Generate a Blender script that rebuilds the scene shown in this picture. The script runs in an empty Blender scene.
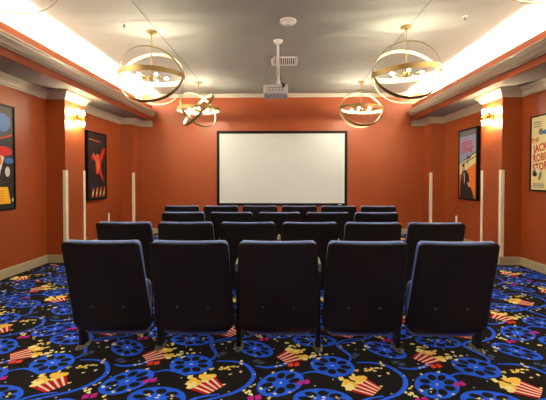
import bpy, bmesh, math, random
from mathutils import Vector, Matrix, Euler
random.seed(7)
PI = math.pi
sc = bpy.context.scene
COL = sc.collection

# ------------------------------------------------------------------ camera
cam_d = bpy.data.cameras.new('camera'); cam = bpy.data.objects.new('camera', cam_d); COL.objects.link(cam)
cam_d.sensor_width = 36; cam_d.lens = 380/546*36
cam.location = (0, 0, 1.27)
cam.rotation_euler = (math.radians(90-1.2), 0, math.radians(1.2))
cam_d.shift_y = -14/546
cam_d.clip_start = .02
sc.camera = cam
# ------------------------------------------------------------------ world, exposure
w = bpy.data.worlds.new('world'); sc.world = w; w.use_nodes = True
w.node_tree.nodes['Background'].inputs[0].default_value = (1, .9, .75, 1)
w.node_tree.nodes['Background'].inputs[1].default_value = .05
sc.view_settings.view_transform = 'Standard'; sc.view_settings.look = 'None'
sc.view_settings.gamma = 1; sc.view_settings.use_curve_mapping = False
sc.view_settings.exposure = 0.12
# ------------------------------------------------------------------ large lights: cove strips on the ledges
W = 3.5; PX = 3.21; YB = -2.6; YF = 8.64; H = 3.17
COVE_W = 700; BULB = 930; SCONCE = 300; REAR_W = 60
def area(name, loc, rot, sx, sy, power, color):
    d = bpy.data.lights.new(name, 'AREA'); d.shape = 'RECTANGLE'; d.size = sx; d.size_y = sy
    d.energy = power; d.color = color
    o = bpy.data.objects.new(name, d); COL.objects.link(o); o.location = loc; o.rotation_euler = rot
    return o
for s in (-1, 1):
    area('cove_light', (s*3.07, (YB+YF)/2, 2.80), (PI, 0, 0), .08, YF-YB-.3, COVE_W, (1, .93, .78))

# ------------------------------------------------------------------ materials
def mat(name, col, rough=.6, metal=0, noise=0, nscale=20, bump=0, emit=None, estr=0, spec=None, sheen=0):
    m = bpy.data.materials.new(name); m.use_nodes = True
    nt = m.node_tree; b = nt.nodes['Principled BSDF']
    b.inputs['Base Color'].default_value = (*col, 1)
    b.inputs['Roughness'].default_value = rough; b.inputs['Metallic'].default_value = metal
    if spec is not None: b.inputs['Specular IOR Level'].default_value = spec
    if sheen: b.inputs['Sheen Weight'].default_value = sheen
    if noise or bump:
        tc = nt.nodes.new('ShaderNodeTexCoord'); n = nt.nodes.new('ShaderNodeTexNoise')
        n.inputs['Scale'].default_value = nscale; n.inputs['Detail'].default_value = 4
        nt.links.new(tc.outputs['Object'], n.inputs['Vector'])
        if noise:
            r = nt.nodes.new('ShaderNodeMix'); r.data_type = 'RGBA'
            r.inputs[6].default_value = (*[c*(1-noise) for c in col], 1)
            r.inputs[7].default_value = (*[min(1, c*(1+noise)) for c in col], 1)
            nt.links.new(n.outputs['Fac'], r.inputs[0]); nt.links.new(r.outputs[2], b.inputs['Base Color'])
        if bump:
            bp = nt.nodes.new('ShaderNodeBump'); bp.inputs['Strength'].default_value = bump
            bp.inputs['Distance'].default_value = .01
            nt.links.new(n.outputs['Fac'], bp.inputs['Height']); nt.links.new(bp.outputs[0], b.inputs['Normal'])
    if emit:
        b.inputs['Emission Color'].default_value = (*emit, 1); b.inputs['Emission Strength'].default_value = estr
    return m
M = dict(
    wall=mat('orange_wall_paint', (.33, .064, .011), .42, noise=.06, nscale=3, bump=.05),
    ceil=mat('ceiling_paint', (.30, .292, .262), .8, noise=.03, nscale=5, bump=.05),
    trim=mat('cream_trim_paint', (.56, .51, .40), .35, noise=.04, nscale=30),
    base=mat('tan_baseboard', (.42, .36, .24), .4, noise=.05, nscale=10),
    guard=mat('cream_guard', (.90, .84, .64), .4, noise=.03, nscale=10),
    cove=mat('cove_white', (.75, .72, .65), .8, noise=.03, nscale=5),
    shell=mat('black_plastic', (.011, .0085, .006), .45, noise=.1, nscale=60, bump=.10, spec=.3),
    fabric=mat('blue_seat_fabric', (.04, .12, .42), .85, noise=.25, nscale=180, bump=.3, sheen=.7),
    steel=mat('black_steel', (.006, .006, .006), .45, noise=.05, nscale=40),
    foot=mat('grey_cast_foot', (.16, .155, .15), .4, metal=.6, noise=.2, nscale=40),
    arm=mat('grey_armrest', (.16, .155, .14), .5, noise=.1, nscale=60),
    bolt=mat('bolt_metal', (.10, .11, .11), .3, metal=.9, noise=.05, nscale=50),
    gold=mat('brushed_gold', (.36, .26, .10), .38, metal=.75, noise=.12, nscale=25),
    goldin=mat('gold_inner_leaf', (.34, .29, .17), .5, metal=.25, noise=.08, nscale=25),
    brass=mat('polished_brass', (.80, .50, .12), .2, metal=.95, noise=.05, nscale=20),
    bulb=mat('lit_bulb', (1, .9, .7), .3, emit=(1, .91, .68), estr=BULB, noise=.01),
    tube=mat('lit_frosted_glass', (1, .9, .7), .3, emit=(1, .80, .50), estr=SCONCE, noise=.01),
    white=mat('white_plastic', (.85, .84, .82), .4, noise=.03, nscale=30),
    grey=mat('grey_plastic', (.42, .42, .50), .4, noise=.05, nscale=30),
    dark=mat('dark_plastic', (.02, .02, .022), .4, noise=.05, nscale=30),
    lens=mat('lens_glass', (.02, .02, .04), .05, noise=.02),
    frame=mat('black_frame', (.006, .005, .005), .5, noise=.05, nscale=30, spec=.2),
    screen=mat('matte_screen', (.68, .74, .75), .9, noise=.015, nscale=2),
    cable=mat('ceiling_cable', (.17, .155, .13), .6, noise=.05, nscale=30),
)
def flat(name, srgb, rough=.9, bump=.0):
    lin = [((c/255+.055)/1.055)**2.4 if c/255 > .04045 else c/255/12.92 for c in srgb]
    return mat(name, lin, rough, noise=.12, nscale=120, spec=.1 if rough > .8 else .4)

# ------------------------------------------------------------------ helpers
def mk(name, bm, mats, parent=None, smooth=False, bevel=0, loc=None):
    bmesh.ops.recalc_face_normals(bm, faces=bm.faces)
    me = bpy.data.meshes.new(name); bm.to_mesh(me); bm.free()
    for m in (mats if isinstance(mats, (list, tuple)) else [mats]): me.materials.append(m)
    if smooth:
        me.polygons.foreach_set('use_smooth', [True]*len(me.polygons))
        try: me.set_sharp_from_angle(angle=math.radians(40))
        except Exception: pass
    o = bpy.data.objects.new(name, me); COL.objects.link(o)
    if parent: o.parent = parent
    if loc: o.location = loc
    if bevel:
        md = o.modifiers.new('bevel', 'BEVEL'); md.width = bevel; md.segments = 2; md.limit_method = 'ANGLE'
    return o
def tag(o, label, cat, group=None):
    o['label'] = label; o['category'] = cat
    if group: o['group'] = group
    return o
def thing(name, label, cat, loc, rot=(0, 0, 0), group=None):
    o = bpy.data.objects.new(name, None); COL.objects.link(o); o.empty_display_size = .1
    o.location = loc; o.rotation_euler = rot
    return tag(o, label, cat, group)
def struct(name, bm, mats, **k):
    o = mk(name, bm, mats, **k); o['kind'] = 'structure'; return o
def box(bm, x0, x1, y0, y1, z0, z1, mi=0):
    v = [bm.verts.new(p) for p in ((x0,y0,z0),(x1,y0,z0),(x1,y1,z0),(x0,y1,z0),(x0,y0,z1),(x1,y0,z1),(x1,y1,z1),(x0,y1,z1))]
    for f in ((0,3,2,1),(4,5,6,7),(0,1,5,4),(1,2,6,5),(2,3,7,6),(3,0,4,7)):
        fc = bm.faces.new([v[i] for i in f]); fc.material_index = mi
    return bm
def B(*a): return box(bmesh.new(), *a)
def lathe(bm, prof, n=24, mtx=Matrix(), mi=0, cap=True):
    rings = []
    for r, z in prof:
        rings.append([bm.verts.new(mtx @ Vector((r*math.cos(2*PI*i/n), r*math.sin(2*PI*i/n), z))) for i in range(n)])
    for a, b in zip(rings, rings[1:]):
        for i in range(n):
            bm.faces.new((a[i], a[(i+1) % n], b[(i+1) % n], b[i])).material_index = mi
    if cap:
        bm.faces.new(rings[0][::-1]).material_index = mi; bm.faces.new(rings[-1]).material_index = mi
    return bm
def rod(bm, a, b, r, n=10, mi=0):
    a, b = Vector(a), Vector(b); d = b-a
    q = d.to_track_quat('Z', 'Y').to_matrix().to_4x4(); q.translation = a
    return lathe(bm, [(r, 0), (r, d.length)], n, q, mi)
def sweep(path, prof, closed=False, z=0.0):
    """mitred sweep of a profile (offset to the right-hand inside, height) along a plan path"""
    bm = bmesh.new(); P = [Vector(p) for p in path]; n = len(P); rings = []
    for i in range(n):
        d0 = (P[i]-P[i-1]).normalized() if i else None
        d1 = (P[i+1]-P[i]).normalized() if i < n-1 else None
        if d0 is None: d0 = d1
        if d1 is None: d1 = d0
        n0 = Vector((d0.y, -d0.x)); n1 = Vector((d1.y, -d1.x))
        m = (n0+n1).normalized(); k = 1/max(.2, m.dot(n0))
        rings.append([bm.verts.new((P[i].x+m.x*k*o, P[i].y+m.y*k*o, z+h)) for o, h in prof])
    q = len(prof)
    for a, b in zip(rings, rings[1:]):
        for j in range(q): bm.faces.new((a[j], a[(j+1) % q], b[(j+1) % q], b[j]))
    bm.faces.new(rings[0][::-1]); bm.faces.new(rings[-1])
    return bm

# ------------------------------------------------------------------ room shell
PIL = [(5.60, 6.16), (8.23, YF)]
left_path = [(-W, YB), (-W, 5.60), (-PX, 5.60), (-PX, 6.16), (-W, 6.16), (-W, 8.23), (-PX, 8.23), (-PX, YF)]
def wallmesh(path, out):
    bm = bmesh.new()
    f = [bm.verts.new((x, y, 0)) for x, y in path]; t = [bm.verts.new((x, y, H)) for x, y in path]
    fo = [bm.verts.new((out, path[0][1], 0)), bm.verts.new((out, path[-1][1], 0))]
    to = [bm.verts.new((out, path[0][1], H)), bm.verts.new((out, path[-1][1], H))]
    for i in range(len(path)-1): bm.faces.new((f[i], f[i+1], t[i+1], t[i]))
    bm.faces.new((f[-1], fo[1], to[1], t[-1])); bm.faces.new((fo[1], fo[0], to[0], to[1])); bm.faces.new((fo[0], f[0], t[0], to[0]))
    bm.faces.new(t+[to[1], to[0]]); bm.faces.new(f+[fo[1], fo[0]])
    return bm
struct('wall_left', wallmesh(left_path, -3.7), M['wall'])
struct('wall_right', wallmesh([(-x, y) for x, y in left_path], 3.7), M['wall'])
struct('wall_front', B(-3.7, 3.7, YF, YF+.15, 0, H), M['wall'])
struct('wall_back', B(-3.7, 3.7, YB-.15, YB, 0, H), M['wall'])
struct('ceiling', B(-3.7, 3.7, YB-.15, YF+.15, H, H+.15), M['ceil'])

# baseboards (mitred round the pilasters)
bprof = [(0, 0), (.014, 0), (.014, .10), (.008, .118), (0, .12)]
struct('baseboard_left', sweep(left_path, bprof), M['base'])
struct('baseboard_right', sweep([(-x, y) for x, y in left_path][::-1], bprof), M['base'])
struct('baseboard_front', sweep([(-PX, YF), (PX, YF)], bprof), M['base'])
struct('baseboard_back', sweep([(W, YB), (-W, YB)], bprof), M['base'])
# crown under the soffit
cp = [(0, -.125), (.012, -.125), (.018, -.105), (.030, -.095), (.040, -.070), (.062, -.045), (.082, -.028), (.088, -.012), (.098, -.010), (.098, 0), (0, 0)]
zs = 2.565
crown_path = left_path + [(-2.93, YF)]
tn = 0
def trim(bm, m, label=None, **k):
    global tn
    tn += 1
    o = struct('trim_%d' % tn, bm, m, **k)
    return o
trim(sweep(crown_path, cp, z=zs), M['trim'])
trim(sweep([(-x, y) for x, y in crown_path][::-1], cp, z=zs), M['trim'])
# small crown on front wall at the ceiling
trim(sweep([(-2.94, YF), (2.94, YF)], [(0, -.075), (.012, -.075), (.02, -.05), (.045, -.02), (.055, 0), (0, 0)], z=H), M['trim'])
# soffit ledges, fascia and fascia moulding
FX = 2.94
for s in (-1, 1):
    lo, hi = sorted((s*W, s*(FX+.03)))
    bm = bmesh.new(); box(bm, lo, hi, YB, YF, zs+.002, zs+.05)
    trim(bm, M['ceil'])
    lo, hi = sorted((s*FX, s*(FX+.03)))
    trim(B(lo, hi, YB, YF, zs-.0, 2.92), M['wall'])
    bm = bmesh.new(); lo, hi = sorted((s*(FX+.035), s*(PX-.03))); box(bm, lo, hi, YB, YF, zs+.055, zs+.07)
    lo, hi = sorted((s*(PX-.03), s*(PX-.01))); box(bm, lo, hi, YB, YF, zs+.055, H)
    trim(bm, M['cove'])
    mp = [(0, 0), (.02, 0), (.026, .014), (.045, .022), (.052, .048), (.072, .066), (.090, .078), (.096, .098), (.112, .104), (.112, .122), (0, .122)]
    path = [(-FX, YB), (-FX, YF)] if s < 0 else [(FX, YF), (FX, YB)]
    trim(sweep(path, mp, z=2.655), M['trim'])

# ------------------------------------------------------------------ patterned carpet (one floor mesh)
CM = [flat('carpet_black', (30, 27, 28)), flat('carpet_blue', (38, 96, 240)), flat('carpet_red', (186, 26, 34)), flat('carpet_cream', (240, 225, 205)),
      flat('carpet_yellow', (250, 205, 90)), flat('carpet_popcorn', (250, 236, 160)), flat('carpet_magenta', (190, 40, 150)),
      flat('carpet_orange', (226, 70, 40)), flat('carpet_teal', (66, 84, 112)), flat('carpet_white', (225, 228, 240))]
fl = bmesh.new()
box(fl, -3.7, 3.7, YB-.15, YF+.15, -.1, 0, 0)
TX, TY = .96, .80
def poly(pts, z, mi):
    fl.faces.new([fl.verts.new((x, y, z)) for x, y in pts]).material_index = mi
shapes = []      # (points, z, material) in tile coordinates
def ell(cx, cy, a, b, ang, n):
    return [(cx+a*math.cos(t)*math.cos(ang)-b*math.sin(t)*math.sin(ang), cy+a*math.cos(t)*math.sin(ang)+b*math.sin(t)*math.cos(ang)) for t in [2*PI*i/n for i in range(n)]]
def reel(cx, cy, ra, rb, tl, a0):
    n0 = len(shapes); r = 1; x0, y0, cx, cy = cx, cy, 0, 0
    shapes.append((ell(cx, cy, r, r, 0, 30), .0008, 1))
    for k in range(8):
        a = a0+k*PI/4
        shapes.append((ell(cx+.585*r*math.cos(a), cy+.585*r*math.sin(a), .25*r, .19*r, a, 12), .0014, 0))
    shapes.append((ell(cx, cy, .09*r, .05*r, .5, 6), .0018, 9))
    c, s = math.cos(tl), math.sin(tl)
    for k in range(n0, len(shapes)):
        shapes[k] = ([(x0+c*ra*x-s*rb*y, y0+s*ra*x+c*rb*y) for x, y in shapes[k][0]],)+shapes[k][1:]
def blob(cx, cy, r, z, mi):
    a0 = random.random()*6
    shapes.append(([(cx+r*random.uniform(.7, 1.15)*math.cos(a0+2*PI*i/7), cy+r*random.uniform(.7, 1.15)*math.sin(a0+2*PI*i/7)) for i in range(7)], z, mi))
def kernel(cx, cy, s=1):
    blob(cx, cy, .012*s, .0012+random.random()*.0002, random.choice((4, 5, 5)))
    a = random.random()*6
    blob(cx+.012*s*math.cos(a), cy+.012*s*math.sin(a), .008*s, .0016, 5)
def bucket(cx, cy, ang, lean=1):
    c, s = math.cos(ang), math.sin(ang)
    def T(x, y): return (cx+c*x-s*y, cy+s*x+c*y)
    n = 9
    for i in range(n):
        u0, u1 = -1+2*(i+(.22 if i % 2 == 0 else .22)-.22*(i % 2 == 0))/n, -1+2*(i+1+(.22 if i % 2 == 0 and i < 8 else -.0))/n
        shapes.append(([T(u0*.062, -.095), T(u1*.062, -.095), T(u1*.10, .035), T(u0*.10, .035)], .0020, 2 if i % 2 == 0 else 3))
    for k in range(20):
        x = random.uniform(-.10, .10); y = .05+random.uniform(-.015, .06)*(1-abs(x)/.16)
        blob(*T(x, y), random.uniform(.020, .032), .0024+k*.00002, random.choice((4, 4, 4, 5)))
    for k in range(5): kernel(*T(random.uniform(-.15, .15), .12+random.uniform(-.03, .04)), 1.2)
def ribbon(pts, wd):
    P = []
    for i in range(len(pts)-1):
        p0 = Vector(pts[max(0, i-1)]); p1 = Vector(pts[i]); p2 = Vector(pts[i+1]); p3 = Vector(pts[min(len(pts)-1, i+2)])
        for k in range(5):
            t = k/5; P.append(.5*((2*p1)+(-p0+p2)*t+(2*p0-5*p1+4*p2-p3)*t*t+(-p0+3*p1-3*p2+p3)*t**3))
    P.append(Vector(pts[-1]))
    L, R = [], []
    for i in range(len(P)):
        d = (P[min(i+1, len(P)-1)]-P[max(i-1, 0)]).normalized(); q = Vector((-d.y, d.x))
        ww = wd*.5*(.35+.65*math.sin(PI*min(1, max(0, (i+1)/(len(P)+1)))))
        L.append(P[i]+q*ww); R.append(P[i]-q*ww)
    for i in range(len(P)-1):
        shapes.append(([tuple(L[i]), tuple(L[i+1]), tuple(R[i+1]), tuple(R[i])], .0004, 1))
def ticket(cx, cy, ang, mi):
    c, s = math.cos(ang), math.sin(ang)
    for d in (-.022, .022):
        shapes.append(([(cx+c*(x+d)-s*y, cy+s*(x+d)+c*y) for x, y in ((-.019, -.026), (.017, -.018), (.019, .026), (-.017, .018))], .0011, mi))
bucket(.0, .0, .85); bucket(-.42, .385, -.9)
reel(.463, .03, .172, .122, .85, .1); reel(-.148, .253, .15, .135, -.5, .3); reel(-.235, .655, .172, .115, -.1, .0); reel(.27, .50, .165, .105, -.8, .2)
ribbon([(.02, .30), (.13, .30), (.22, .26), (.285, .14), (.27, .03), (.20, -.07), (.08, -.14), (-.05, -.20)], .030)
ribbon([(.12, .70), (0, .66), (-.07, .58), (-.03, .47), (.0, .40), (-.02, .33), (-.07, .30)], .026)
ribbon([(.29, .24), (.37, .22), (.46, .25), (.54, .31), (.62, .37)], .028)
ribbon([(-.40, .12), (-.30, .17), (-.22, .15), (-.14, .10)], .020)
ticket(-.357, .04, .3, 6); ticket(-.41, .262, .2, 7); ticket(.03, .40, .9, 8); ticket(.31, .295, -.7, 8); ticket(.33, .665, .3, 6)
for cx, cy, n, sp in ((.12, .22, 9, .07), (-.2, .42, 8, .08), (.30, -.06, 7, .05), (.08, .55, 7, .07), (-.13, -.02, 3, .03), (-.3, -.08, 8, .10),
                      (.45, .24, 5, .05), (.12, .08, 4, .05), (-.42, .58, 6, .05), (.42, .70, 6, .06), (-.05, .80, 4, .05)):
    for k in range(n): kernel(cx+random.gauss(0, sp), cy+random.gauss(0, sp*.7), random.uniform(.7, 1.15))
for k in range(26): blob(random.uniform(-.48, .48), random.uniform(0, .8), random.uniform(.004, .008), .0010, random.choice((5, 9)))
ox, oy = -.463, 2.30
for i in range(-4, 6):
    for j in range(-6, 9):
        dx, dy = ox+i*TX+.02*j, oy+j*TY
        for pts, z, mi in shapes:
            P = [(x+dx, y+dy) for x, y in pts]
            lim = PX if any(5.5 < p[1] < 6.3 or p[1] > 8.1 for p in P) else W
            if all(abs(p[0]) < lim-.015 and YB < p[1] < YF-.015 for p in P): poly(P, z, mi)
me = bpy.data.meshes.new('floor'); fl.to_mesh(me); fl.free()
for m in CM: me.materials.append(m)
o = bpy.data.objects.new('floor', me); COL.objects.link(o); o['kind'] = 'structure'

# ------------------------------------------------------------------ theatre seats
LB = math.hypot(.20, .65)
UP = Vector((0, -.20/LB, .65/LB)); FW = Vector((0, .65/LB, .20/LB)); P1 = Vector((0, -.18, .20))
def slab(w0, w1, v0, v1, r0, r1, off, th, bend=.02, rim=.4, nu=14, nv=16, bulge=None, base=P1, up=UP, fw=FW):
    """rounded slab: half widths w0 (bottom) / w1 (top), from v0 to v1 along `up`, corner radii r0/r1"""
    bm = bmesh.new(); F, K = [], []
    for j in range(nv+1):
        t = .5-.5*math.cos(PI*j/nv); v = v0+(v1-v0)*t; hw = w0+(w1-w0)*t
        if v-v0 < r0: hw -= r0-math.sqrt(max(0, r0*r0-(r0-(v-v0))**2))
        if v1-v < r1: hw -= r1-math.sqrt(max(0, r1*r1-(r1-(v1-v))**2))
        fr, kr = [], []
        for i in range(nu+1):
            s = -math.cos(PI*i/nu); x = hw*s
            e = min(1, (1-abs(s))*hw/(th*rim)+.0, (t*(v1-v0))/(th*rim), ((1-t)*(v1-v0))/(th*rim)) if rim else 1
            e = math.sqrt(max(0, 1-(1-e)**2))
            c = bend*(x/.27)**2; b = bulge(s, t) if bulge else 0
            mid = off+th/2+c
            p = base+up*v+Vector((x, 0, 0))
            fr.append(bm.verts.new(p+fw*(mid+th/2*e))); kr.append(bm.verts.new(p+fw*(mid-th/2*e-b*e)))
        F.append(fr); K.append(kr)
    for j in range(nv):
        for i in range(nu):
            bm.faces.new((F[j][i], F[j][i+1], F[j+1][i+1], F[j+1][i])); bm.faces.new((K[j][i], K[j+1][i], K[j+1][i+1], K[j][i+1]))
    bmesh.ops.remove_doubles(bm, verts=bm.verts, dist=1e-5)
    e = [x for x in bm.edges if x.is_boundary]
    loops = F
    for j in range(nv):
        for a, b, c, d in ((F[j][0], F[j+1][0], K[j+1][0], K[j][0]), (F[j][nu], K[j][nu], K[j+1][nu], F[j+1][nu])):
            if a.is_valid and b.is_valid and c.is_valid and d.is_valid and len({a, b, c, d}) == 4:
                try: bm.faces.new((a, b, c, d))
                except ValueError: pass
    for j in (0, nv):
        for i in range(nu):
            q = (F[j][i], F[j][i+1], K[j][i+1], K[j][i])
            if all(v.is_valid for v in q) and len(set(q)) == 4:
                try: bm.faces.new(q)
                except ValueError: pass
    return bm
PITCH = .592
def shell_bulge(s, t):
    b = .010*math.exp(-((t-.10)/.05)**2) + .006*math.exp(-((t-.5)/.3)**2)*(1-s*s)
    b -= .007*math.exp(-((t-.235)/.018)**2)*max(0, 1-(s/.55)**4)
    return b
def leg_bm(x):
    bm = bmesh.new(); box(bm, x-.017, x+.017, -.045, .045, .012, .50)
    box(bm, x-.016, x+.016, -.10, .24, .46, .60)
    return bm
def foot_bm(x):
    bm = bmesh.new()
    lathe(bm, [(.050, 0), (.050, .005), (.036, .010), (.022, .018)], 20, Matrix.Translation((x, -.0, 0)) @ Matrix.Diagonal((.72, 2.1, 1, 1)))
    lathe(bm, [(.010, .0), (.010, .018)], 8, Matrix.Translation((x, -.075, 0)))
    lathe(bm, [(.010, .0), (.010, .018)], 8, Matrix.Translation((x, .075, 0)))
    return bm
def arm_bm(x):
    bm = bmesh.new(); n = 9; rings = []
    for i in range(n):
        t = i/(n-1); y = -.13+.36*t; hw = .018*(.75+.25*math.sin(PI*min(1, t*1.3))); z1 = .655+.012*math.sin(PI*t); z0 = .60
        rings.append([bm.verts.new(p) for p in ((x-hw, y, z0), (x+hw, y, z0), (x+hw, y, z1-.010), (x+hw*.6, y, z1), (x-hw*.6, y, z1), (x-hw, y, z1-.010))])
    for a, b in zip(rings, rings[1:]):
        for j in range(6): bm.faces.new((a[j], a[(j+1) % 6], b[(j+1) % 6], b[j]))
    bm.faces.new(rings[0]); bm.faces.new(rings[-1][::-1])
    return bm
def make_seat():
    t = thing('theater_seat', 'x', 'theater seat', (0, 0, 0))
    mk('backrest', slab(.287, .263, -.03, LB-.01, .075, .035, 0, .018, .018, rim=.9, bulge=shell_bulge), M['shell'], t, smooth=True)
    mk('back_cushion', slab(.272, .260, .10, LB-.016, .05, .04, .0185, .06, .018, rim=.45), M['fabric'], t, smooth=True)
    up = Vector((0, .16, .987)).normalized(); fw = Vector((0, .987, -.16)).normalized()
    mk('seat_cushion', slab(.250, .235, 0, .40, .07, .06, 0, .10, .0, rim=.45, base=Vector((0, -.14, .135)), up=up, fw=fw), M['fabric'], t, smooth=True)
    mk('seat_pan', slab(.240, .225, .03, .39, .06, .06, .102, .02, .0, rim=.6, base=Vector((0, -.14, .135)), up=up, fw=fw), M['shell'], t, smooth=True)
    for s in (-1, 1):
        p = P1+UP*.185+Vector((s*.108, 0, 0))
        q = (-FW).to_track_quat('Z', 'Y').to_matrix().to_4x4(); q.translation = p-FW*.004+FW*.008
        bm = bmesh.new(); lathe(bm, [(.008, 0), (.008, .012), (.005, .015)], 10, q); mk('bolt', bm, M['bolt'], t, smooth=True)
    x = -PITCH/2
    lg = mk('leg', leg_bm(x), M['steel'], t, bevel=.004); mk('foot', foot_bm(x), M['foot'], lg, smooth=True)
    mk('armrest', arm_bm(x), M['arm'], t, smooth=True)
    return t
def children(o): return [c for c in bpy.data.objects if c.parent == o]
def copy_tree(o, parent=None):
    c = o.copy(); COL.objects.link(c)
    if parent: c.parent = parent
    for ch in children(o): copy_tree(ch, c)
    return c
proto = make_seat()
pos5 = ['at the left end', 'second from the left', 'in the middle', 'second from the right', 'at the right end']
pos6 = ['at the left end', 'second from the left', 'third from the left', 'third from the right', 'second from the right', 'at the right end']
rows = [(2.84, 5, 'nearest'), (3.92, 6, 'second'), (4.98, 5, 'third'), (6.05, 6, 'farthest')]
first = True
for y, n, rn in rows:
    for k in range(n):
        c = proto if first else copy_tree(proto)
        first = False
        c.location = ((k-(n-1)/2)*PITCH-.02, y, 0)
        c['label'] = 'black-backed theater seat with blue upholstery in the %s row, %s' % (rn, (pos5 if n == 5 else pos6)[k])
        c['group'] = 'theater seats in the %s row' % rn
        if k == n-1:
            x = PITCH/2
            for ch in children(proto):
                if ch.name.startswith('leg'):
                    d = ch.copy(); COL.objects.link(d); d.parent = c; d.location.x = PITCH
                    for g in children(ch):
                        e = g.copy(); COL.objects.link(e); e.parent = d
                elif ch.name.startswith('armrest'):
                    d = ch.copy(); COL.objects.link(d); d.parent = c; d.location.x = PITCH

# ------------------------------------------------------------------ screen
SY = YF
sx0, sx1, sz0, sz1 = -1.455, 1.495, .64, 2.335
t = thing('projection_screen', 'large white projection screen in a black frame on the far orange wall', 'projection screen', ((sx0+sx1)/2, SY, sz0))
lx0, lx1, lz1 = sx0-(sx0+sx1)/2, sx1-(sx0+sx1)/2, sz1-sz0
bm = bmesh.new(); fw_ = .062
box(bm, lx0, lx1, -.05, 0, 0, fw_); box(bm, lx0, lx1, -.05, 0, lz1-fw_, lz1)
box(bm, lx0, lx0+fw_, -.05, 0, fw_, lz1-fw_); box(bm, lx1-fw_, lx1, -.05, 0, fw_, lz1-fw_)
mk('frame', bm, M['frame'], t, bevel=.004)
mk('screen_surface', B(lx0+fw_, lx1-fw_, -.036, -.004, fw_, lz1-fw_), M['screen'], t)
mk('badge', B(lx1-.20, lx1-.13, -.054, -.05, .022, .036), M['white'], t)

# ------------------------------------------------------------------ chandeliers
def ring(bm, R, wd, th, mtx, n=64):
    """flat band: axis = local z; outer face slot 0, inner face slot 1"""
    rr = []
    for i in range(n):
        a = 2*PI*i/n; c, s = math.cos(a), math.sin(a)
        rr.append([bm.verts.new(mtx @ Vector((r*c, r*s, z))) for r, z in ((R, -wd/2), (R, wd/2), (R-th, wd/2), (R-th, -wd/2))])
    for i in range(n):
        a, b = rr[i], rr[(i+1) % n]
        for j in range(4):
            bm.faces.new((a[j], b[j], b[(j+1) % 4], a[(j+1) % 4])).material_index = 1 if j == 2 else 0
    return bm
def chandelier(x, y, label, rings, z=2.585, R=.42, spin=0):
    t = thing('orb_chandelier', label, 'chandelier', (x, y, z), group='gold orb chandeliers under the ceiling')
    d = H-z
    bm = bmesh.new(); lathe(bm, [(.062, d-.022), (.068, d-.014), (.068, d-.001)], 28); lathe(bm, [(.02, d-.04), (.022, d-.022)], 16); mk('canopy', bm, M['gold'], t, smooth=True)
    mk('rod', rod(bmesh.new(), (0, 0, .03), (0, 0, d-.03), .007), M['gold'], t, smooth=True)
    hub = mk('hub', lathe(bmesh.new(), [(.006, -.06), (.016, -.05), (.022, -.035), (.045, -.02), (.048, .0), (.03, .02), (.012, .04)], 20), M['gold'], t, smooth=True)
    for k, (tilt, roll, yaw, rr, wd) in enumerate(rings):
        # tilt: elevation of the ring plane, roll: lean to one side, yaw: turn about the rod
        mt = Matrix.Rotation(yaw, 4, 'Z') @ Matrix.Rotation(roll, 4, 'Y') @ Matrix.Rotation(tilt, 4, 'X')
        mk('ring', ring(bmesh.new(), R*rr, wd, .005, mt), [M['gold'], M['goldin']], t, smooth=True)
    for k in range(5):
        a = spin+2*PI*k/5+.3; c, s = math.cos(a), math.sin(a)
        bm = bmesh.new(); rod(bm, (.02*c, .02*s, -.01), (.13*c, .13*s, -.01), .005, 8); rod(bm, (.125*c, .125*s, -.01), (.165*c, .165*s, -.01), .012, 12)
        ar = mk('arm', bm, M['gold'], t, smooth=True)
        q = Vector((c, s, 0)).to_track_quat('Z', 'Y').to_matrix().to_4x4(); q.translation = Vector((.165*c, .165*s, -.01))
        mk('bulb', lathe(bmesh.new(), [(.006, 0), (.013, .010), (.015, .022), (.011, .036), (.003, .046)], 10, q), M['bulb'], ar, smooth=True)
    return t
r_ = math.radians
std = [(0, r_(0), 0, 1, .062), (r_(60), 0, 0, .985, .05), (r_(130), 0, 0, .97, .032)]
std2 = [(r_(2), r_(-4), 0, 1, .062), (r_(58), r_(-6), r_(4), .985, .05), (r_(128), r_(8), r_(-8), .97, .032)]
CX = 1.60
chandelier(-CX-.08, 4.93, 'gold orb chandelier on the left, in front of the far one, rings level', std)
chandelier(CX-.03, 4.84, 'gold orb chandelier on the right, larger of the two seen whole there', std2, spin=.5)
chandelier(-CX-.04, 7.55, 'far left gold orb chandelier, its rings crossing in an X', [(0, 0, 0, 1, .06), (r_(26), r_(-46), 0, .985, .05), (r_(34), r_(54), 0, .97, .045)], z=2.63, spin=.9)
chandelier(CX-.02, 7.55, 'far right gold orb chandelier hanging beside the top corner of the screen', [(0, r_(3), 0, 1, .06), (r_(58), 0, r_(3), .985, .05), (r_(125), r_(-6), r_(-12), .97, .032)], z=2.63, spin=.2)
chandelier(-1.56, 2.05, 'nearest left gold orb chandelier, only its bottom showing at the top left corner', std)
chandelier(1.42, 1.96, 'nearest right gold orb chandelier, only its bottom showing at the top right corner', std2)
for s in (-1, 1):  # unseen rear pair, added to light the near seats
    chandelier(s*CX, -.8, 'added gold orb chandelier at the %s rear of the room, unseen, lighting the near seats' % ('left' if s < 0 else 'right'), std)
for s, side in ((-1, 'left'), (1, 'right')):
    o = mk('ceiling_cable', B(-.004, .004, 0, 6.6, -.006, 0), M['cable'], loc=(s*CX, .9, H))
    tag(o, 'thin dark cable along the ceiling through the %s chandelier canopies' % side, 'cable')

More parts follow.
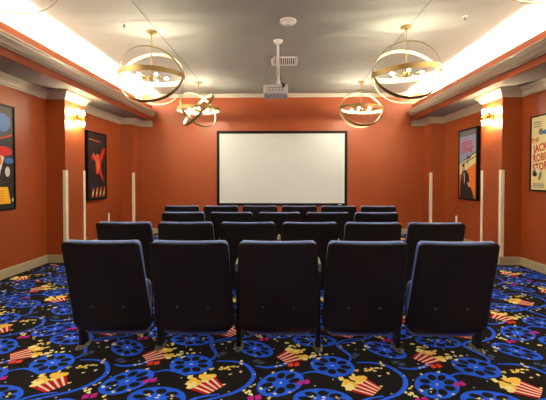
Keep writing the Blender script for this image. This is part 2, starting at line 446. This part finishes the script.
# ------------------------------------------------------------------ sconces
def sconce(s, label):
    t = thing('wall_sconce', label, 'wall sconce', (s*PX, 5.88, 2.205), (0, 0, 0 if s < 0 else PI), group='brass wall sconces')
    mk('backplate', B(0, .016, -.06, .06, -.065, .065), M['brass'], t, bevel=.004)
    bm = bmesh.new(); box(bm, .014, .05, -.02, .02, -.02, .02); box(bm, .045, .065, -.10, .10, -.014, .014)
    mk('arm', bm, M['brass'], t, bevel=.003)
    for y in (-.075, .075):
        m4 = Matrix.Translation((.085, y, 0))
        sl = mk('sleeve', lathe(bmesh.new(), [(.024, -.055), (.027, -.048), (.027, .048), (.024, .055)], 20, m4), M['brass'], t, smooth=True)
        for q in (-1, 1):
            z0, z1 = sorted((q*.056, q*.12))
            mk('glass_shade', lathe(bmesh.new(), [(.020, z0), (.021, (z0+z1)/2), (.020, z1)], 16, m4), M['tube'], sl, smooth=True)
sconce(-1, 'lit brass wall sconce on the left orange pilaster')
sconce(1, 'lit brass wall sconce on the right orange pilaster')

# ------------------------------------------------------------------ corner guards
def guard(s, y, z1, yd, label):
    t = bmesh.new(); th = .006; lw = .058
    sx = -s
    a, b = sorted((s*PX+sx*th, s*PX)); y0, y1 = sorted((y-yd*th, y+yd*lw))
    box(t, a, b, y0, y1, .121, z1)
    a, b = sorted((s*PX, s*(PX+.04))); y0, y1 = sorted((y-yd*th, y))
    box(t, a, b, y0, y1, .121, z1)
    o = mk('corner_guard', t, M['guard'], bevel=.0015)
    tag(o, label, 'corner guard', 'cream corner guards on the pilasters')
for s, side in ((-1, 'left'), (1, 'right')):
    guard(s, 5.60, 1.39, 1, 'cream corner guard on the near corner of the %s sconce pilaster' % side)
    guard(s, 6.16, 1.39, -1, 'cream corner guard on the far corner of the %s sconce pilaster' % side)
    guard(s, 8.23, 1.39, 1, 'cream corner guard on the %s pilaster next to the screen wall' % side)
    o = mk('wall_strip', B(-.012, .012, -.02, .02, .121, .56 if s < 0 else .52), M['guard'], bevel=.002)
    o.location = (s*(W-.012), 7.62, 0)
    tag(o, 'short cream strip low on the %s wall, just above a seat back' % side, 'trim strip')

# ------------------------------------------------------------------ posters
def text_bm(bm, s, cx, cz, size, mi, sx=1, ang=0, y=-.003):
    cu = bpy.data.curves.new('t', 'FONT'); cu.body = s; cu.size = size; cu.align_x = 'CENTER'; cu.offset = size*.03
    cu.resolution_u = 3
    o = bpy.data.objects.new('t', cu); COL.objects.link(o)
    dg = bpy.context.evaluated_depsgraph_get(); me = bpy.data.meshes.new_from_object(o.evaluated_get(dg))
    bpy.data.objects.remove(o); bpy.data.curves.remove(cu)
    n0 = len(bm.faces); m = Matrix.Translation((cx, y, cz)) @ Matrix.Rotation(-ang, 4, 'Y') @ Matrix.Diagonal((sx, 1, 1, 1)) @ Matrix.Rotation(PI/2, 4, 'X')
    me.transform(m); bm.from_mesh(me); bpy.data.meshes.remove(me)
    bm.faces.ensure_lookup_table()
    for f in bm.faces[n0:]: f.material_index = mi
PC = dict(black=flat('print_black', (30, 28, 34), .5), blue=flat('print_blue', (60, 110, 180), .5), navy=flat('print_navy', (35, 48, 90), .5), white=flat('print_white', (225, 222, 215), .5),
          yellow=flat('print_yellow', (245, 190, 40), .5), red=flat('print_red', (196, 30, 24), .5), orange=flat('print_orange', (225, 120, 50), .5),
          sky=flat('print_sky', (140, 160, 200), .5), cream=flat('print_cream', (232, 220, 160), .5), skin=flat('print_skin', (215, 160, 120), .5), grey=flat('print_grey', (110, 110, 120), .5))
PN = list(PC)
def poster(s, yc, z0, wd, ht, dep, label, art, fr=.03):
    """hung flat on a side wall; local x runs along the wall, local -y looks into the room"""
    t = thing('framed_poster', label, 'framed poster', (s*W, yc, z0), (0, 0, PI/2 if s < 0 else -PI/2), group='framed posters on the side walls')
    # facing: for s<0 local -y must point to +x : rotate +90deg ; s>0 : rotate -90deg
    bm = bmesh.new(); h = wd/2
    box(bm, -h, h, -dep, 0, 0, fr); box(bm, -h, h, -dep, 0, ht-fr, ht); box(bm, -h, -h+fr, -dep, 0, fr, ht-fr); box(bm, h-fr, h, -dep, 0, fr, ht-fr)
    mk('frame', bm, M['frame'], t, bevel=.003)
    bm = bmesh.new(); yb = -(dep-.012)
    iw, ih = wd-2*fr, ht-2*fr
    layer = [0]
    def R(pts, c):      # pts in 0..1 of the print
        layer[0] += 1; y = yb-.0004*layer[0]
        bm.faces.new([bm.verts.new(((u-.5)*iw, y, fr+v*ih)) for u, v in pts]).material_index = PN.index(c)
    def E(u, v, a, b, c, ang=0, n=14): R([(u+(a*math.cos(k*2*PI/n)*math.cos(ang)-b*math.sin(k*2*PI/n)*math.sin(ang)), v+(a*math.cos(k*2*PI/n)*math.sin(ang)+b*math.sin(k*2*PI/n)*math.cos(ang))) for k in range(n)], c)
    def T(st, u, v, size, c, sx=1, ang=0):
        layer[0] += 1; text_bm(bm, st, (u-.5)*iw, fr+v*ih, size, PN.index(c), sx, ang, y=yb-.0004*layer[0])
    art(R, E, T)
    me = bpy.data.meshes.new('print'); bm.to_mesh(me); bm.free()
    for k in PN: me.materials.append(PC[k])
    o = bpy.data.objects.new('print', me); COL.objects.link(o); o.parent = t
    bmk = box(bmesh.new(), -iw/2, iw/2, yb, -.002, fr, ht-fr); mk('backing', bmk, M['frame'], t)
    return t
FULL = [(0, 0), (1, 0), (1, 1), (0, 1)]
def art_a(R, E, T):     # dark print: blue glow, pale figure shapes, yellow credit block
    R(FULL, 'black'); E(.35, .78, .45, .16, 'navy'); E(.78, .84, .16, .09, 'blue'); E(.80, .56, .17, .05, 'red'); E(.90, .47, .10, .03, 'blue')
    R([(.30, .22), (.42, .20), (.62, .58), (.52, .80), (.40, .62)], 'white'); R([(.60, .25), (.72, .33), (.70, .66), (.58, .76), (.54, .50)], 'grey')
    R([(.62, .28), (.67, .27), (.80, .50), (.73, .52)], 'white'); E(.86, .36, .05, .05, 'white'); R([(.55, .64), (.97, .72), (.97, .735), (.55, .66)], 'red')
    E(.68, .47, .07, .06, 'orange'); R([(.25, .045), (.92, .045), (.86, .21), (.25, .21)], 'yellow'); E(.96, .08, .02, .02, 'white')
    for k in range(5): R([(.32, .07+.025*k), (.78, .07+.025*k), (.78, .078+.025*k), (.32, .078+.025*k)], 'orange')
def art_b(R, E, T):     # dark print: red leaping star-shaped figure, pale block lettering
    R(FULL, 'black'); E(.5, .55, .40, .20, 'navy'); R(FULL, 'black')
    R([(.15, .62), (.38, .58), (.45, .36), (.55, .42), (.88, .24), (.72, .46), (.72, .56), (.95, .74), (.84, .80), (.62, .64), (.55, .68), (.42, .65), (.22, .68)], 'red')
    R([(.42, .60), (.50, .36), (.56, .44), (.66, .50), (.60, .62)], 'orange'); E(.52, .66, .07, .035, 'orange'); E(.84, .72, .16, .05, 'red', .5); E(.36, .64, .12, .03, 'orange', -.5)
    R([(.05, .90), (.70, .88), (.70, .89), (.05, .915)], 'orange')
    for k in range(4):
        u = .16+.21*k; R([(u, .02), (u+.10, .02), (u+.17, .18), (u+.08, .15)], 'orange'); R([(u+.03, .05), (u+.10, .06), (u+.12, .11), (u+.05, .10)], 'cream')
    R([(.05, .16), (.35, .14), (.35, .20), (.05, .23)], 'navy')
def art_c(R, E, T):     # sky to orange dusk, diagonal propeller plane lines, dark suited figure
    R(FULL, 'sky'); R([(0, 0), (1, 0), (1, .66), (0, .50)], 'cream'); R([(0, 0), (1, 0), (1, .52), (0, .34)], 'orange'); R([(0, .92), (1, .92), (1, 1), (0, 1)], 'grey')
    T('NORTH BY', .45, .765, .14, 'red', .62); T('NORTHWEST', .47, .675, .14, 'red', .52); R([(.25, .87), (.5, .87), (.5, .88), (.25, .88)], 'red')
    R([(.20, .50), (1, .60), (1, .615), (.20, .515)], 'black'); R([(.30, .56), (1, .66), (1, .675), (.30, .575)], 'black'); R([(.50, .50), (.54, .50), (.52, .64), (.48, .64)], 'black')
    E(.62, .60, .10, .018, 'black', .12)
    R([(.05, 0), (.90, 0), (.80, .10), (.62, .22), (.60, .34), (.42, .42), (.20, .40), (.08, .22)], 'black'); E(.27, .45, .09, .045, 'skin'); E(.25, .485, .09, .02, 'black')
    R([(.28, .38), (.33, .37), (.36, .26), (.32, .20)], 'white'); E(.60, .20, .09, .03, 'skin', -.3)
def art_d(R, E, T):     # cream print with slanted red title and blue and white shapes
    R(FULL, 'cream')
    T('THE', .12, .655, .08, 'red', 1, .14); T('JACKIE', .34, .535, .14, 'red', .85, .14); T('ROBINSON', .48, .415, .14, 'red', .8, .14); T('STORY', .33, .275, .14, 'red', .85, .14)
    R([(.44, .72), (.60, .66), (.74, .72), (.72, .96), (.60, .98), (.50, .86)], 'blue'); E(.62, .93, .09, .05, 'skin'); E(.28, .79, .06, .045, 'grey'); R([(.30, .76), (.46, .74), (.52, .82), (.34, .80)], 'blue')
    R([(.50, .06), (.62, .06), (.78, .40), (.66, .45)], 'blue'); R([(.42, .12), (.50, .10), (.56, .30), (.46, .33)], 'white'); E(.12, .22, .07, .04, 'black'); E(.20, .27, .06, .03, 'white', .5); E(.28, .19, .07, .03, 'grey', 1)
    for k in range(3): R([(.06, .03+.022*k), (.40, .03+.022*k), (.40, .040+.022*k), (.06, .040+.022*k)], 'grey')
    for k in range(3): R([(.08, .86+.03*k), (.30, .86+.03*k), (.30, .87+.03*k), (.08, .87+.03*k)], 'grey')
poster(-1, 4.45, .865, .90, 1.33, .035, 'dark poster with a yellow block at its bottom, cut by the left edge', art_a, fr=.022)
poster(-1, 7.076, .86, .74, 1.265, .06, 'dark poster with a leaping red figure, right of the left sconce', art_b, fr=.035)
poster(1, 7.11, .865, .70, 1.32, .06, 'sky and orange poster of a dark-suited figure, left of the right sconce', art_c, fr=.035)
poster(1, 5.02, 1.09, .72, 1.03, .035, 'cream poster with slanted red title, cut by the right edge', art_d, fr=.022)

# ------------------------------------------------------------------ projector and ceiling fittings
t = thing('ceiling_projector', 'white projector hanging from the ceiling on a white pole', 'projector', (-.07, 5.27, 2.39))
bm = bmesh.new(); box(bm, -.165, .165, -.13, .15, .035, .145)
mk('body', bm, M['white'], t, bevel=.012)
mk('base', B(-.16, .16, -.125, .145, .0, .036), M['grey'], t, bevel=.008)
bm = bmesh.new(); box(bm, -.12, .10, -.134, -.129, .055, .105); mk('port_panel', bm, M['grey'], t)
bm = bmesh.new()
for k in range(5): box(bm, -.11+.04*k, -.085+.04*k, -.138, -.133, .065, .092)
mk('port', bm, M['white'], t)
bm = bmesh.new(); box(bm, .085, .12, -.136, -.06, .10, .155); mk('cable_cover', bm, M['dark'], t)
q = Vector((0, 1, 0)).to_track_quat('Z', 'Y').to_matrix().to_4x4(); q.translation = Vector((.06, .148, .09))
mk('lens', lathe(bmesh.new(), [(.045, 0), (.045, .03), (.035, .035)], 24, q), M['lens'], t, smooth=True)
bm = bmesh.new(); box(bm, -.035, .085, -.02, .06, .145, .165); rod(bm, (.03, .02, .16), (.03, .02, .23), .028, 16); mk('bracket', bm, M['white'], t)
mk('pole', rod(bmesh.new(), (.03, .02, .22), (.03, .02, H-2.39-.03), .019, 18), M['white'], t, smooth=True)
bm = bmesh.new(); lathe(bm, [(.04, H-2.39-.045), (.062, H-2.39-.015), (.065, H-2.39-.001)], 24, Matrix.Translation((.03, .02, 0))); mk('ceiling_plate', bm, M['white'], t, smooth=True)
bm = bmesh.new(); pts = [(.055, -.0, H-2.39-.05), (.056, .0, .45), (.06, -.01, .28), (.08, -.05, .20), (.10, -.09, .15)]
for a, b in zip(pts, pts[1:]): rod(bm, a, b, .005, 8)
mk('cable', bm, M['dark'], t)
bm = bmesh.new(); lathe(bm, [(.045, -.055), (.06, -.045), (.07, -.03)], 28); lathe(bm, [(.085, -.034), (.10, -.026), (.10, -.001)], 28)
t = thing('smoke_detector', 'round white smoke detector on the ceiling above the projector', 'smoke detector', (.085, 4.62, H))
mk('body', bm, M['white'], t, smooth=True)
mk('sensor_cap', lathe(bmesh.new(), [(.018, -.068), (.022, -.054)], 16), M['grey'], t, smooth=True)
t = thing('air_vent', 'white louvred air vent in the ceiling behind the projector pole', 'air vent', (.055, 6.2, H))
bm = bmesh.new(); a, b = .215, .22
box(bm, -a, a, -b, -b+.035, -.018, -.001); box(bm, -a, a, b-.035, b, -.018, -.001); box(bm, -a, -a+.035, -b, b, -.018, -.001); box(bm, a-.035, a, -b, b, -.018, -.001)
mk('frame', bm, M['white'], t)
mk('duct', B(-a+.035, a-.035, -b+.035, b-.035, -.002, -.001), M['dark'], t)
for k in range(11):
    x = -a+.05+k*.033
    bm = bmesh.new(); box(bm, -.003, .003, -b+.035, b-.035, -.008, .006)
    bmesh.ops.rotate(bm, verts=bm.verts, cent=(0, 0, 0), matrix=Matrix.Rotation(.6, 3, 'Y')); bmesh.ops.translate(bm, verts=bm.verts, vec=(x, 0, -.009))
    mk('louvre', bm, M['white'], t)
for x, y, lab in ((-1.93, 4.68, 'small sprinkler head on the ceiling left of the left chandelier canopy'), (2.16, 4.55, 'small sprinkler head on the ceiling right of the right chandelier canopy')):
    t = thing('sprinkler_head', lab, 'sprinkler', (x, y, H), group='ceiling sprinkler heads')
    mk('escutcheon', lathe(bmesh.new(), [(.028, -.006), (.032, -.001)], 16), M['white'], t, smooth=True)
    mk('nozzle', lathe(bmesh.new(), [(.016, -.045), (.017, -.042), (.006, -.040), (.007, -.006)], 12), M['bolt'], t, smooth=True)
